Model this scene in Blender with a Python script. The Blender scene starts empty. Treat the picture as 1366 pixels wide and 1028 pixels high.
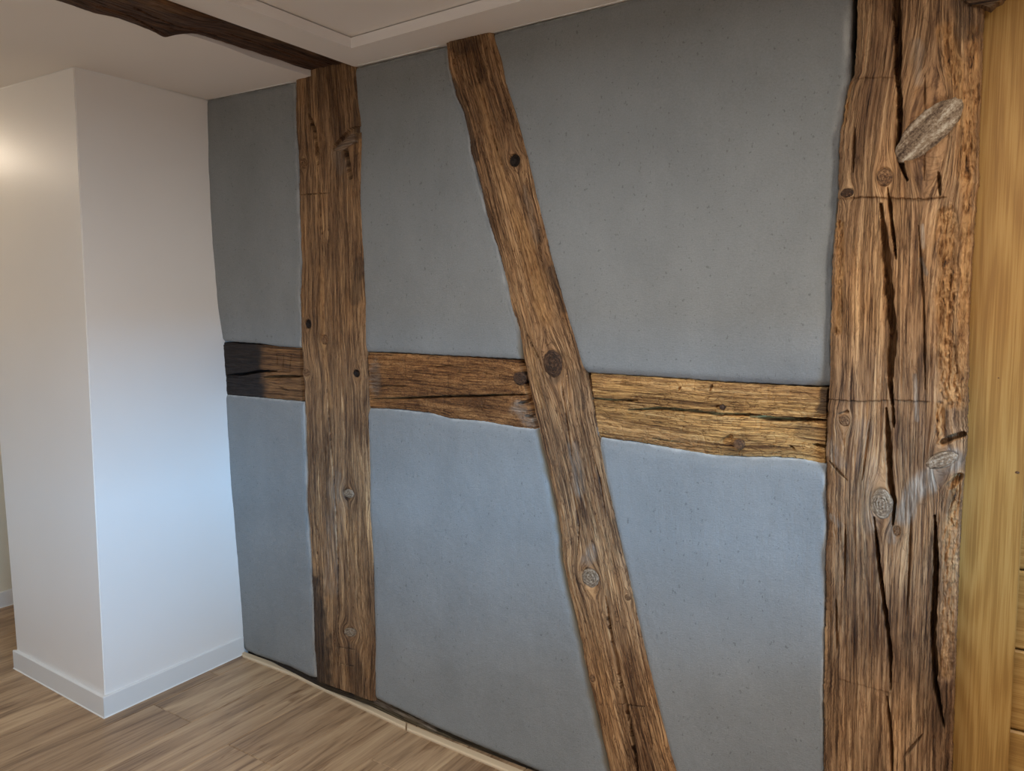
import bpy, math, random
import numpy as np
from mathutils import Matrix, Vector

# ------------------------------------------------------------------ camera
F = 1036.2247
CAM = np.array([2.8338128, -2.0566615, 1.52])
CR = np.array([0.83245885, 0.55405872, -0.00558547])
CU = np.array([-0.04880018, 0.08335488, 0.99532432])
CW = np.array([-0.55193369, 0.82829397, -0.09642768])
sc = bpy.context.scene
cd = bpy.data.cameras.new('camera')
cam = bpy.data.objects.new('camera', cd)
sc.collection.objects.link(cam)
cam.matrix_world = Matrix(((CR[0], CU[0], -CW[0], CAM[0]), (CR[1], CU[1], -CW[1], CAM[1]),
                           (CR[2], CU[2], -CW[2], CAM[2]), (0, 0, 0, 1)))
cd.sensor_width = 36.0
cd.angle = 2 * math.atan(683 / F)
cd.clip_start = 0.02
sc.camera = cam
sc.view_settings.view_transform = 'Standard'
sc.view_settings.look = 'None'
sc.view_settings.gamma = 1
sc.view_settings.use_curve_mapping = False
sc.view_settings.exposure = -0.16

# ------------------------------------------------------------------ light
w = bpy.data.worlds.new('world'); sc.world = w; w.use_nodes = True
w.node_tree.nodes['Background'].inputs[0].default_value = (0.45, 0.62, 1.0, 1)
w.node_tree.nodes['Background'].inputs[1].default_value = 0.6

def area(name, loc, target, size, energy, color, size_y=None, spread=180):
    l = bpy.data.lights.new(name, 'AREA'); l.energy = energy; l.color = color
    l.shape = 'RECTANGLE'; l.size = size; l.size_y = size_y or size; l.spread = math.radians(spread)
    o = bpy.data.objects.new(name, l); sc.collection.objects.link(o)
    o.location = loc
    d = Vector(target) - Vector(loc)
    o.rotation_euler = d.to_track_quat('-Z', 'Y').to_euler()
    return o

XR = 4.6          # right wall
YB = -4.2         # wall behind the camera
XL = -1.547       # hall wall on the left
H = 2.3763
area('window_skylight', (XR + 7.5, -3.6, 2.55), (XR, -2.1, 1.2), 3.4, 1000, (0.16, 0.56, 1.05), 2.3)
area('window_skylight', (XR + 7.5, -7.1, 1.95), (XR, -2.1, 1.3), 3.8, 1650, (0.18, 0.56, 1.05), 1.2)
area('ceiling_lamp_glow', (1.75, -1.4, H - 0.07), (1.75, -1.4, 0), 0.4, 24, (0.88, 0.94, 1.0), 0.4)
area('ceiling_lamp_glow', (3.6, -3.2, H - 0.07), (3.6, -3.2, 0), 0.5, 22, (0.84, 0.90, 1.0), 0.5)
area('ceiling_lamp_glow', (3.3, -0.85, H - 0.07), (3.3, -0.85, 0), 0.3, 21, (1.0, 0.90, 0.76), 0.3)
area('ceiling_lamp_glow', (1.6, -3.3, H - 0.07), (1.6, -3.3, 0), 0.4, 29, (0.86, 0.92, 1.0), 0.4)
hl = bpy.data.lights.new('hall_lamp_glow', 'POINT'); hl.energy = 6; hl.color = (1.0, 0.84, 0.66); hl.shadow_soft_size = 0.06
hlo = bpy.data.objects.new('hall_lamp_glow', hl); sc.collection.objects.link(hlo); hlo.location = (-1.28, -0.93, H - 0.12)

# ------------------------------------------------------------------ projection helpers
Y0Z = np.array([0.0, 0.3, 0.7, 1.1, 1.4, 1.8, 2.1, 2.45])
Y0V = np.array([0.062, 0.05, 0.028, 0.012, 0.0, -0.03, -0.035, -0.03])
def yoff(x, z):                      # the old wall is out of plumb towards its left end
    return np.interp(z, Y0Z, Y0V) * np.clip(1 - np.asarray(x) / 0.55, 0, 1.4)
def ray(q):
    q = np.asarray(q, float)
    return CW + CR * (q[0] - 683) / F + CU * (514 - q[1]) / F
def on_wall(q, y=0.0):
    d = ray(q); yy = y
    for _ in range(8):
        P = CAM + d * (yy - CAM[1]) / d[1]
        yy = y + float(yoff(P[0], P[2]))
    return P[0], P[2]
def on_z(q, z):
    d = ray(q); P = CAM + d * (z - CAM[2]) / d[2]
    return P[0], P[1]

# ------------------------------------------------------------------ noise
def _hash(ix, iy, seed):
    h = (ix.astype(np.int64) * 374761393 + iy.astype(np.int64) * 668265263 + seed * 974634777) & 0xFFFFFFFF
    h = ((h ^ (h >> 13)) * 1274126177) & 0xFFFFFFFF
    return (h ^ (h >> 16)) & 0xFFFF
def perlin(x, y, seed=0):
    ix = np.floor(x); iy = np.floor(y); fx = x - ix; fy = y - iy
    u = fx * fx * fx * (fx * (fx * 6 - 15) + 10); v = fy * fy * fy * (fy * (fy * 6 - 15) + 10)
    def g(a, b):
        an = _hash(ix + a, iy + b, seed) * (2 * math.pi / 65536)
        return np.cos(an) * (fx - a) + np.sin(an) * (fy - b)
    n0 = g(0, 0) * (1 - u) + g(1, 0) * u
    n1 = g(0, 1) * (1 - u) + g(1, 1) * u
    return (n0 * (1 - v) + n1 * v) * 1.5
def fbm(x, y, seed=0, o=3):
    r = 0; a = 1; t = 0
    for i in range(o):
        r = r + a * perlin(x * 2 ** i, y * 2 ** i, seed + 17 * i); t += a; a *= 0.5
    return r / t * 1.4
def sstep(a, b, x):
    t = np.clip((x - a) / (b - a), 0, 1); return t * t * (3 - 2 * t)
def dist_poly(A, B, pts):
    """distance to a polyline and the fraction along it"""
    best = np.full(A.shape, 1e9); fr = np.zeros(A.shape)
    seg = [math.dist(pts[i], pts[i + 1]) for i in range(len(pts) - 1)]
    tot = sum(seg); acc = 0
    for i, sl in enumerate(seg):
        (x0, y0), (x1, y1) = pts[i], pts[i + 1]
        dx, dy = x1 - x0, y1 - y0
        t = np.clip(((A - x0) * dx + (B - y0) * dy) / (sl * sl + 1e-12), 0, 1)
        d = np.hypot(A - x0 - t * dx, B - y0 - t * dy)
        m = d < best
        best = np.where(m, d, best); fr = np.where(m, (acc + t * sl) / tot, fr)
        acc += sl
    return best, fr

# ------------------------------------------------------------------ materials
def sl(r, g, b):
    f = lambda c: (c / 255 / 12.92) if c / 255 <= .04045 else ((c / 255 + .055) / 1.055) ** 2.4
    return (f(r), f(g), f(b), 1)
class NT:
    def __init__(s, name):
        s.m = bpy.data.materials.new(name); s.m.use_nodes = True
        s.t = s.m.node_tree; s.b = s.t.nodes['Principled BSDF']
    def n(s, typ, **kw):
        o = s.t.nodes.new(typ)
        for k, v in kw.items():
            if k.startswith('i_'):
                o.inputs[k[2:].replace('_', ' ')].default_value = v
            else: setattr(o, k, v)
        return o
    def l(s, a, b): s.t.links.new(a, b)
    def mapping(s, src, scale, loc=(0, 0, 0)):
        m = s.n('ShaderNodeMapping'); m.inputs['Scale'].default_value = scale; m.inputs['Location'].default_value = loc
        s.l(src, m.inputs['Vector']); return m.outputs[0]
    def noise(s, vec, scale=1, detail=4, rough=.55, dist=0.0):
        o = s.n('ShaderNodeTexNoise'); o.inputs['Scale'].default_value = scale; o.inputs['Detail'].default_value = detail
        o.inputs['Roughness'].default_value = rough; o.inputs['Distortion'].default_value = dist
        s.l(vec, o.inputs['Vector']); return o.outputs[0]
    def ramp(s, fac, stops, interp='LINEAR'):
        o = s.n('ShaderNodeValToRGB'); cr = o.color_ramp; cr.interpolation = interp
        while len(cr.elements) < len(stops): cr.elements.new(0.5)
        for e, (p, c) in zip(cr.elements, stops): e.position = p; e.color = c if len(c) == 4 else (*c, 1)
        s.l(fac, o.inputs[0]); return o.outputs[0]
    def mix(s, fac, a, b, mode='MIX'):
        o = s.n('ShaderNodeMix'); o.data_type = 'RGBA'; o.blend_type = mode
        for inp, v in ((o.inputs[0], fac), (o.inputs[6], a), (o.inputs[7], b)):
            if hasattr(v, 'links'): s.l(v, inp)
            else: inp.default_value = v
        return o.outputs[2]
    def math(s, op, a, b=0.0, clamp=False):
        o = s.n('ShaderNodeMath'); o.operation = op; o.use_clamp = clamp
        for inp, v in ((o.inputs[0], a), (o.inputs[1], b)):
            if hasattr(v, 'links'): s.l(v, inp)
            else: inp.default_value = v
        return o.outputs[0]
    def attr(s, name):
        o = s.n('ShaderNodeAttribute'); o.attribute_name = name; return o
    def bump(s, h, strength, dist=0.002, prev=None):
        o = s.n('ShaderNodeBump'); o.inputs['Strength'].default_value = strength; o.inputs['Distance'].default_value = dist
        s.l(h, o.inputs['Height'])
        if prev is not None: s.l(prev, o.inputs['Normal'])
        return o.outputs[0]

def g(c): return (c, c, c, 1)
def old_wood(name, dark, mid, light, rot=((152, 106, 62), (202, 156, 104)), fine=1.0, rough=.62, contrast=1.0, chew=0.0, flake=.35, lines=.6):
    N = NT(name)
    v = N.attr('grain').outputs['Vector']
    fib = N.noise(N.mapping(v, (260, 9, 1)), 1, 5, .62)
    band = N.noise(N.mapping(v, (60, 1.6, 1), (3, 1, 0)), 1, 4, .6, .3)
    blot = N.noise(N.mapping(v, (9, 2.4, 1), (7, 4, 0)), 1, 4, .6)
    pores = N.noise(N.mapping(v, (300, 13, 1), (1, 9, 0)), 1, 4, .6, .3)
    s = N.math('ADD', N.math('MULTIPLY', fib, .5), N.math('MULTIPLY', band, .5))
    s = N.math('MULTIPLY_ADD', N.math('SUBTRACT', s, .5), 2.6 * contrast); s.node.inputs[2].default_value = .5
    base = N.ramp(s, [(.12, dark), (.5, mid), (.86, light)])
    base = N.mix(1.0, base, N.ramp(blot, [(.32, (.52, .47, .44, 1)), (.52, (1, 1, 1, 1)), (.7, (1.22, 1.16, 1.05, 1))]), 'MULTIPLY')
    # dark checks running with the fibres
    chk = N.ramp(pores, [(.36, (.22, .16, .13, 1)), (.45, (1, 1, 1, 1))])
    base = N.mix(.8, base, chk, 'MULTIPLY')
    ln1 = N.noise(N.mapping(v, (150, 3.2, 1), (11, 3, 0)), 1, 4, .6, .25)
    base = N.mix(.8, base, N.ramp(ln1, [(.38, (.34, .26, .21, 1)), (.45, (1, 1, 1, 1))]), 'MULTIPLY')
    cl = N.noise(N.mapping(v, (75, 1.9, 1), (5, 31, 0)), 1, 5, .62, .25)
    cl = N.math('ABSOLUTE', N.math('SUBTRACT', cl, .5))
    gt = N.noise(N.mapping(v, (22, 5, 1), (15, 1, 0)), 1, 2, .5)
    base = N.mix(N.math('MULTIPLY', N.ramp(gt, [(.38, g(.25)), (.58, g(1))]), lines), base, N.ramp(cl, [(0, (.20, .14, .10, 1)), (.016, (.9, .88, .86, 1)), (.03, (1, 1, 1, 1))]), 'MULTIPLY')  # crack lines: shade put into the colour, since soft light barely shows relief
    fk = N.noise(N.mapping(v, (60, 9, 1), (2, 13, 0)), 1, 4, .62, 1.0)
    fkl = N.math('ABSOLUTE', N.math('SUBTRACT', fk, .5))
    base = N.mix(flake, base, N.ramp(fkl, [(0, (.20, .12, .08, 1)), (.012, (.6, .52, .46, 1)), (.028, (1, 1, 1, 1))]), 'MULTIPLY')  # short wavy cracks, their shade likewise drawn in the colour
    if chew:          # tunnels of old woodworm, drawn as brown lines
        wv = N.noise(N.mapping(v, (85, 55, 1), (2, 2, 0)), 1, 3, .6, 2.0)
        ln = N.math('ABSOLUTE', N.math('SUBTRACT', wv, .5))
        base = N.mix(chew, base, N.ramp(ln, [(.0, (.32, .21, .13, 1)), (.045, (1, 1, 1, 1))]), 'MULTIPLY')
    # crumbly orange sapwood
    rn = N.noise(N.mapping(v, (120, 22, 1), (5, 5, 0)), 1, 5, .68, .8)
    rotc = N.ramp(rn, [(.33, sl(66, 42, 26)), (.41, sl(*rot[0])), (.56, sl(*rot[1]))])
    col = N.mix(N.attr('rot').outputs['Fac'], base, rotc)
    pn = N.noise(N.mapping(v, (150, 14, 1), (6, 5, 0)), 1, 4, .6)
    palec = N.ramp(pn, [(.35, sl(92, 76, 62)), (.5, sl(138, 122, 106)), (.66, sl(186, 174, 158))])
    col = N.mix(N.attr('pale').outputs['Fac'], col, palec)
    col = N.mix(N.attr('char_shade').outputs['Fac'], col, N.ramp(pn, [(.35, sl(20, 16, 15)), (.65, sl(44, 38, 36))]))  # near-black for charring and for shade painted on the timbers
    N.l(col, N.b.inputs['Base Color'])
    N.b.inputs['Roughness'].default_value = rough
    N.b.inputs['Specular IOR Level'].default_value = .3
    hgt = N.math('ADD', N.math('MULTIPLY', fib, .5), N.math('MULTIPLY', pores, .3))
    hgt = N.math('ADD', hgt, N.math('MULTIPLY', N.math('MINIMUM', fkl, .03), 8.0 * flake))
    hgt = N.math('ADD', hgt, N.math('MULTIPLY', ln1, .4))
    hgt = N.math('ADD', hgt, N.math('MULTIPLY', N.math('MINIMUM', cl, .03), 12.0 * lines))
    hgt = N.math('ADD', hgt, N.math('MULTIPLY', N.math('MULTIPLY', rn, N.attr('rot').outputs['Fac']), 1.5))
    N.l(N.bump(hgt, 1.0 * fine, .006), N.b.inputs['Normal'])
    return N.m

M_POST = old_wood('oak_post_wood', sl(72, 51, 35), sl(152, 117, 82), sl(198, 160, 116))
M_BIG = old_wood('massive_post_wood', sl(82, 57, 38), sl(162, 125, 88), sl(204, 168, 126), contrast=.9, lines=.85)
M_BRACE = old_wood('brace_wood', sl(80, 55, 37), sl(170, 130, 90), sl(204, 166, 122), flake=.8)
M_RAILY = old_wood('yellow_rail_wood', sl(112, 76, 42), sl(204, 157, 94), sl(236, 196, 134), chew=.35, flake=.75, lines=.2)
M_RAILM = old_wood('worm_eaten_rail_wood', sl(88, 58, 33), sl(160, 113, 67), sl(196, 148, 96), chew=.9, flake=.6, lines=.1, contrast=.7)
M_RAILC = old_wood('charred_rail_wood', sl(70, 46, 28), sl(150, 110, 70), sl(180, 136, 90))
M_BEAM = old_wood('ceiling_beam_wood', sl(40, 26, 18), sl(84, 58, 40), sl(120, 84, 58))
M_SILL = old_wood('sill_wood', sl(34, 28, 21), sl(86, 74, 54), sl(134, 120, 92))

def knot_mat(name, c0, c1, c2):
    N = NT(name)
    v = N.attr('grain').outputs['Vector']          # x = radius 0..1, y = angle
    ring = N.noise(N.mapping(v, (9, 1.4, 1)), 1, 3, .6)
    spk = N.noise(N.mapping(N.n('ShaderNodeTexCoord').outputs['Object'], (160, 160, 160)), 1, 4, .7)
    s = N.math('ADD', N.math('MULTIPLY', ring, .6), N.math('MULTIPLY', spk, .4))
    N.l(N.ramp(s, [(.38, c0), (.5, c1), (.62, c2)]), N.b.inputs['Base Color'])
    N.b.inputs['Roughness'].default_value = .65
    N.b.inputs['Specular IOR Level'].default_value = .3
    N.l(N.bump(s, .8, .004), N.b.inputs['Normal'])
    return N.m
MK_DARK = knot_mat('dark_knot_wood', sl(28, 20, 15), sl(66, 46, 32), sl(104, 76, 54))
MK_PALE = knot_mat('pale_knot_wood', sl(80, 64, 48), sl(128, 110, 90), sl(168, 152, 130))
MK_MID = knot_mat('brown_knot_wood', sl(66, 44, 28), sl(116, 84, 56), sl(160, 124, 88))
MK_SPLIT = knot_mat('split_pale_knot_wood', sl(64, 46, 33), sl(132, 112, 90), sl(192, 180, 160))
MK_BLK = knot_mat('hollow_knot_wood', sl(12, 9, 7), sl(30, 22, 16), sl(60, 44, 32))

def plaster_mat():
    N = NT('grey_lime_plaster')
    tc = N.n('ShaderNodeTexCoord').outputs['Object']
    n1 = N.noise(N.mapping(tc, (3.2, 3.2, 2.2)), 1, 5, .6)
    n2 = N.noise(N.mapping(tc, (26, 26, 9)), 1, 4, .6)
    br = N.noise(N.mapping(tc, (260, 260, 30)), 1, 3, .6)
    br2 = N.noise(N.mapping(tc, (60, 60, 300)), 1, 3, .6)
    gr = N.noise(tc, 230, 4, .7)
    col = N.ramp(n1, [(.3, sl(127, 130, 130)), (.7, sl(140, 143, 143))])
    col = N.mix(.5, col, N.ramp(n2, [(.3, g(.96)), (.7, g(1.03))]), 'MULTIPLY')
    pit = N.noise(N.mapping(tc, (120, 120, 80)), 1, 2, .5)
    col = N.mix(.7, col, N.ramp(pit, [(.27, g(.55)), (.32, g(1))]), 'MULTIPLY')
    col = N.mix(.8, col, N.ramp(gr, [(.3, g(.88)), (.7, g(1.12))]), 'MULTIPLY')
    e = N.attr('edge').outputs['Fac']
    ef = N.math('MULTIPLY', e, N.ramp(n2, [(.35, g(.25)), (.6, g(1))]))
    col = N.mix(ef, col, sl(196, 196, 192))
    col = N.mix(N.attr('stain').outputs['Fac'], col, sl(118, 108, 90))
    N.l(col, N.b.inputs['Base Color'])
    N.b.inputs['Roughness'].default_value = .78
    N.b.inputs['Specular IOR Level'].default_value = .35
    h = N.math('ADD', N.math('MULTIPLY', br, .35), N.math('MULTIPLY', gr, .45))
    h = N.math('ADD', h, N.math('MULTIPLY', br2, .2))
    b1 = N.bump(h, .9, .0035)
    N.l(N.bump(n2, .2, .004, b1), N.b.inputs['Normal'])
    return N.m
M_PLASTER = plaster_mat()

def paint(name, c, rough=.55, bumpy=.12, spec=.4):
    N = NT(name)
    tc = N.n('ShaderNodeTexCoord').outputs['Object']
    n1 = N.noise(tc, 1.3, 3, .5)
    N.l(N.mix(1.0, c, N.ramp(n1, [(.3, g(.97)), (.7, g(1.02))]), 'MULTIPLY'), N.b.inputs['Base Color'])
    N.b.inputs['Roughness'].default_value = rough
    N.b.inputs['Specular IOR Level'].default_value = spec
    N.l(N.bump(N.noise(N.mapping(tc, (240, 240, 160)), 1, 3, .6), bumpy, .002), N.b.inputs['Normal'])
    return N.m
M_WHITE = paint('white_wall_paint', sl(240, 237, 233), .38, .16, .5)
M_CREAM = paint('cream_wall_paint', sl(226, 218, 196), .6)
M_CEIL = paint('white_ceiling_paint', sl(236, 231, 226), .7)
M_BASE = paint('white_baseboard_paint', sl(228, 228, 226), .35, .05, .5)
M_SEAL = paint('white_sealant', sl(238, 238, 234), .4, .05)
M_TRIM = paint('pale_beige_strip', sl(206, 184, 152), .5, .1)
M_DARK = paint('gap_shade_backing', sl(40, 34, 28), .9, .3, .1)  # near-black backing, so that shade in the gaps is put into the colour

def floor_mat():
    N = NT('oak_laminate')
    tc = N.n('ShaderNodeTexCoord').outputs['Object']
    oi = N.n('ShaderNodeObjectInfo').outputs['Random']
    cmb = N.n('ShaderNodeCombineXYZ'); N.l(N.math('MULTIPLY', oi, 37.0), cmb.inputs[0]); N.l(N.math('MULTIPLY', oi, 91.0), cmb.inputs[1])
    va = N.n('ShaderNodeVectorMath'); va.operation = 'ADD'; N.l(tc, va.inputs[0]); N.l(cmb.outputs[0], va.inputs[1])
    v = va.outputs[0]
    n1 = N.noise(N.mapping(v, (16, 1.3, 1)), 1, 5, .6, .9)
    n2 = N.noise(N.mapping(v, (110, 4.5, 1)), 1, 4, .6, .2)
    n3 = N.noise(N.mapping(v, (30, 2.8, 1), (4, 2, 0)), 1, 3, .55, 1.4)
    s = N.math('ADD', N.math('MULTIPLY', n1, .7), N.math('MULTIPLY', n2, .3))
    col = N.ramp(s, [(.34, sl(116, 91, 67)), (.5, sl(172, 143, 111)), (.64, sl(196, 168, 133))])
    col = N.mix(.8, col, N.ramp(n3, [(.30, (.45, .36, .29, 1)), (.41, (1, 1, 1, 1))]), 'MULTIPLY')
    col = N.mix(1.0, col, N.ramp(oi, [(0, (.86, .83, .81, 1)), (1, (1.06, 1.05, 1.03, 1))]), 'MULTIPLY')
    N.l(col, N.b.inputs['Base Color'])
    N.b.inputs['Roughness'].default_value = .42
    N.b.inputs['Specular IOR Level'].default_value = .4
    N.l(N.bump(n2, .12, .002), N.b.inputs['Normal'])
    return N.m
M_FLOOR = floor_mat()

def pine_mat(name, along='z'):
    N = NT(name)
    tc = N.n('ShaderNodeTexCoord').outputs['Object']
    oi = N.n('ShaderNodeObjectInfo').outputs['Random']
    cmb = N.n('ShaderNodeCombineXYZ')
    for i in (0, 2): N.l(N.math('MULTIPLY', oi, 31.0), cmb.inputs[i])
    va = N.n('ShaderNodeVectorMath'); va.operation = 'ADD'; N.l(tc, va.inputs[0]); N.l(cmb.outputs[0], va.inputs[1])
    v = va.outputs[0]
    S = (lambda a, b: (a, a, b)) if along == 'z' else (lambda a, b: (b, a, a))
    n0 = N.noise(N.mapping(v, S(3.0, .55)), 1, 2, .4, .3)
    rings = N.math('SINE', N.math('MULTIPLY', N.math('ADD', n0, N.math('MULTIPLY', N.noise(N.mapping(v, S(22, .7)), 1, 2, .5), .12)), 150.0))
    fib = N.noise(N.mapping(v, S(300, 5)), 1, 4, .6)
    s = N.math('ADD', N.math('MULTIPLY', rings, .10), N.math('MULTIPLY', fib, 1.0))
    col = N.ramp(s, [(.36, sl(142, 104, 50)), (.5, sl(156, 118, 60)), (.66, sl(168, 131, 72))])
    N.l(col, N.b.inputs['Base Color'])
    N.b.inputs['Roughness'].default_value = .42
    N.b.inputs['Specular IOR Level'].default_value = .4
    N.l(N.bump(fib, .12, .002), N.b.inputs['Normal'])
    return N.m
M_PINE = pine_mat('smooth_pine_upright', 'z')
M_PINEH = pine_mat('smooth_pine_level', 'x')

# ------------------------------------------------------------------ object helpers
COL = sc.collection
def link(name, verts, faces, mat, parent=None, attrs=None, smooth=True, **props):
    me = bpy.data.meshes.new(name)
    if isinstance(faces, np.ndarray):
        nf = len(faces)
        me.vertices.add(len(verts)); me.vertices.foreach_set('co', np.asarray(verts, np.float32).ravel())
        me.loops.add(nf * 4); me.loops.foreach_set('vertex_index', faces.astype(np.int32).ravel())
        me.polygons.add(nf); me.polygons.foreach_set('loop_start', np.arange(0, nf * 4, 4, dtype=np.int32))
        me.update(calc_edges=True)
    else:
        me.from_pydata([tuple(map(float, v)) for v in verts], [], faces); me.update()
    if smooth: me.polygons.foreach_set('use_smooth', np.ones(len(me.polygons), bool))
    for k, a in (attrs or {}).items():
        if a.ndim == 2:
            at = me.attributes.new(k, 'FLOAT_VECTOR', 'POINT'); at.data.foreach_set('vector', a.astype(np.float32).ravel())
        else:
            at = me.attributes.new(k, 'FLOAT', 'POINT'); at.data.foreach_set('value', a.astype(np.float32).ravel())
    me.materials.append(mat)
    o = bpy.data.objects.new(name, me); COL.objects.link(o)
    if parent is not None: o.parent = parent
    for k, v in props.items(): o[k] = v
    return o
def prism(name, poly, z0, z1, mat, parent=None, **props):
    """polygon in plan (counter-clockwise or not) extruded from z0 to z1; z may be a list per corner"""
    n = len(poly)
    area2 = sum(poly[i][0] * poly[(i + 1) % n][1] - poly[(i + 1) % n][0] * poly[i][1] for i in range(n))
    if area2 < 0: poly = poly[::-1]
    V = [(p[0], p[1], z0) for p in poly] + [(p[0], p[1], z1) for p in poly]
    Fc = [tuple(range(n))[::-1], tuple(range(n, 2 * n))] + [(i, (i + 1) % n, n + (i + 1) % n, n + i) for i in range(n)]
    return link(name, V, Fc, mat, parent, smooth=False, **props)
def box(name, x0, x1, y0, y1, z0, z1, mat, parent=None, **props):
    return prism(name, [(x0, y0), (x1, y0), (x1, y1), (x0, y1)], z0, z1, mat, parent, **props)
def bevel_box(name, x0, x1, y0, y1, z0, z1, b, mat, parent=None, origin=None, **props):
    """box whose edges are chamfered on all sides (rounded board)"""
    import bmesh
    bm = bmesh.new()
    ox, oy, oz = origin or ((x0 + x1) / 2, (y0 + y1) / 2, (z0 + z1) / 2)
    vs = [bm.verts.new((x - ox, y - oy, z - oz)) for z in (z0, z1) for y in (y0, y1) for x in (x0, x1)]
    for f in ((0, 2, 3, 1), (4, 5, 7, 6), (0, 1, 5, 4), (2, 6, 7, 3), (0, 4, 6, 2), (1, 3, 7, 5)):
        bm.faces.new([vs[i] for i in f])
    bmesh.ops.bevel(bm, geom=bm.edges[:], offset=b, segments=1, affect='EDGES')
    me = bpy.data.meshes.new(name); bm.to_mesh(me); bm.free(); me.materials.append(mat)
    o = bpy.data.objects.new(name, me); COL.objects.link(o); o.location = (ox, oy, oz)
    if parent is not None: o.parent = parent
    for k, v in props.items(): o[k] = v
    return o

def wall_map(a, b, d): return np.stack([a, yoff(a, b) + d, b], -1)
ZB = [H]
def ceil_map(a, b, d): return np.stack([a, b, ZB[0] + d], -1)   # d grows inwards = upwards... see beam

def grid_solid(name, A, B, D, mp, back, out, mat, parent=None, attrs=None, nside=5, **props):
    """front grid (ns x nt) + straight sides going back to depth `back`, closed behind"""
    ns, nt = A.shape
    sa, sb, sd = [], [], []
    fr = np.linspace(0, 1, nside + 1)[1:] ** 1.4
    Ls = [(A[:, :1], B[:, :1], D[:, :1] * (1 - f) + back * f) for f in fr[::-1]]
    Rs = [(A[:, -1:], B[:, -1:], D[:, -1:] * (1 - f) + back * f) for f in fr]
    AA = np.concatenate([l[0] for l in Ls] + [A] + [r[0] for r in Rs], 1)
    BB = np.concatenate([l[1] for l in Ls] + [B] + [r[1] for r in Rs], 1)
    DD = np.concatenate([l[2] for l in Ls] + [D] + [r[2] for r in Rs], 1)
    # end caps: extra rows pushed back
    AA = np.concatenate([AA[:1], AA, AA[-1:]], 0); BB = np.concatenate([BB[:1], BB, BB[-1:]], 0)
    DD = np.concatenate([np.full_like(DD[:1], back), DD, np.full_like(DD[-1:], back)], 0)
    V = mp(AA, BB, DD); m, n = AA.shape
    idx = np.arange(m * n).reshape(m, n)
    q = np.stack([idx[:-1, :-1], idx[1:, :-1], idx[1:, 1:], idx[:-1, 1:]], -1).reshape(-1, 4)
    Vf = V.reshape(-1, 3)
    k = ((m // 2) * (n - 1) + n // 2)
    p = Vf[q[k]]; nrm = np.cross(p[1] - p[0], p[3] - p[0])
    flip = nrm @ np.array(out) < 0
    if flip: q = q[:, ::-1]
    # back closure: one long strip from right column to left column
    ql = np.stack([idx[:-1, -1], idx[1:, -1], idx[1:, 0], idx[:-1, 0]], -1)
    if flip: ql = ql[:, ::-1]
    q = np.concatenate([q, ql], 0)
    at = {}
    for kx, a in (attrs or {}).items():
        if a.ndim == 3:
            e = np.concatenate([np.repeat(a[:, :1], nside, 1), a, np.repeat(a[:, -1:], nside, 1)], 1)
            off = np.concatenate([-fr[::-1] * .05, np.zeros(nt), fr * .05])[None, :]
            e = e.copy(); e[:, :, 0] += off
            e = np.concatenate([e[:1], e, e[-1:]], 0); at[kx] = e.reshape(-1, 3)
        else:
            e = np.concatenate([np.repeat(a[:, :1], nside, 1), a, np.repeat(a[:, -1:], nside, 1)], 1)
            e = np.concatenate([e[:1], e, e[-1:]], 0); at[kx] = e.reshape(-1)
    return link(name, Vf, q, mat, parent, at, True, **props)

def interp_edge(pts, unp, axis):
    ab = np.array([unp(p) for p in pts])
    k = 1 if axis == 'v' else 0
    ab = ab[np.argsort(ab[:, k])]
    return ab[:, k], ab[:, 1 - k]

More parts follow.
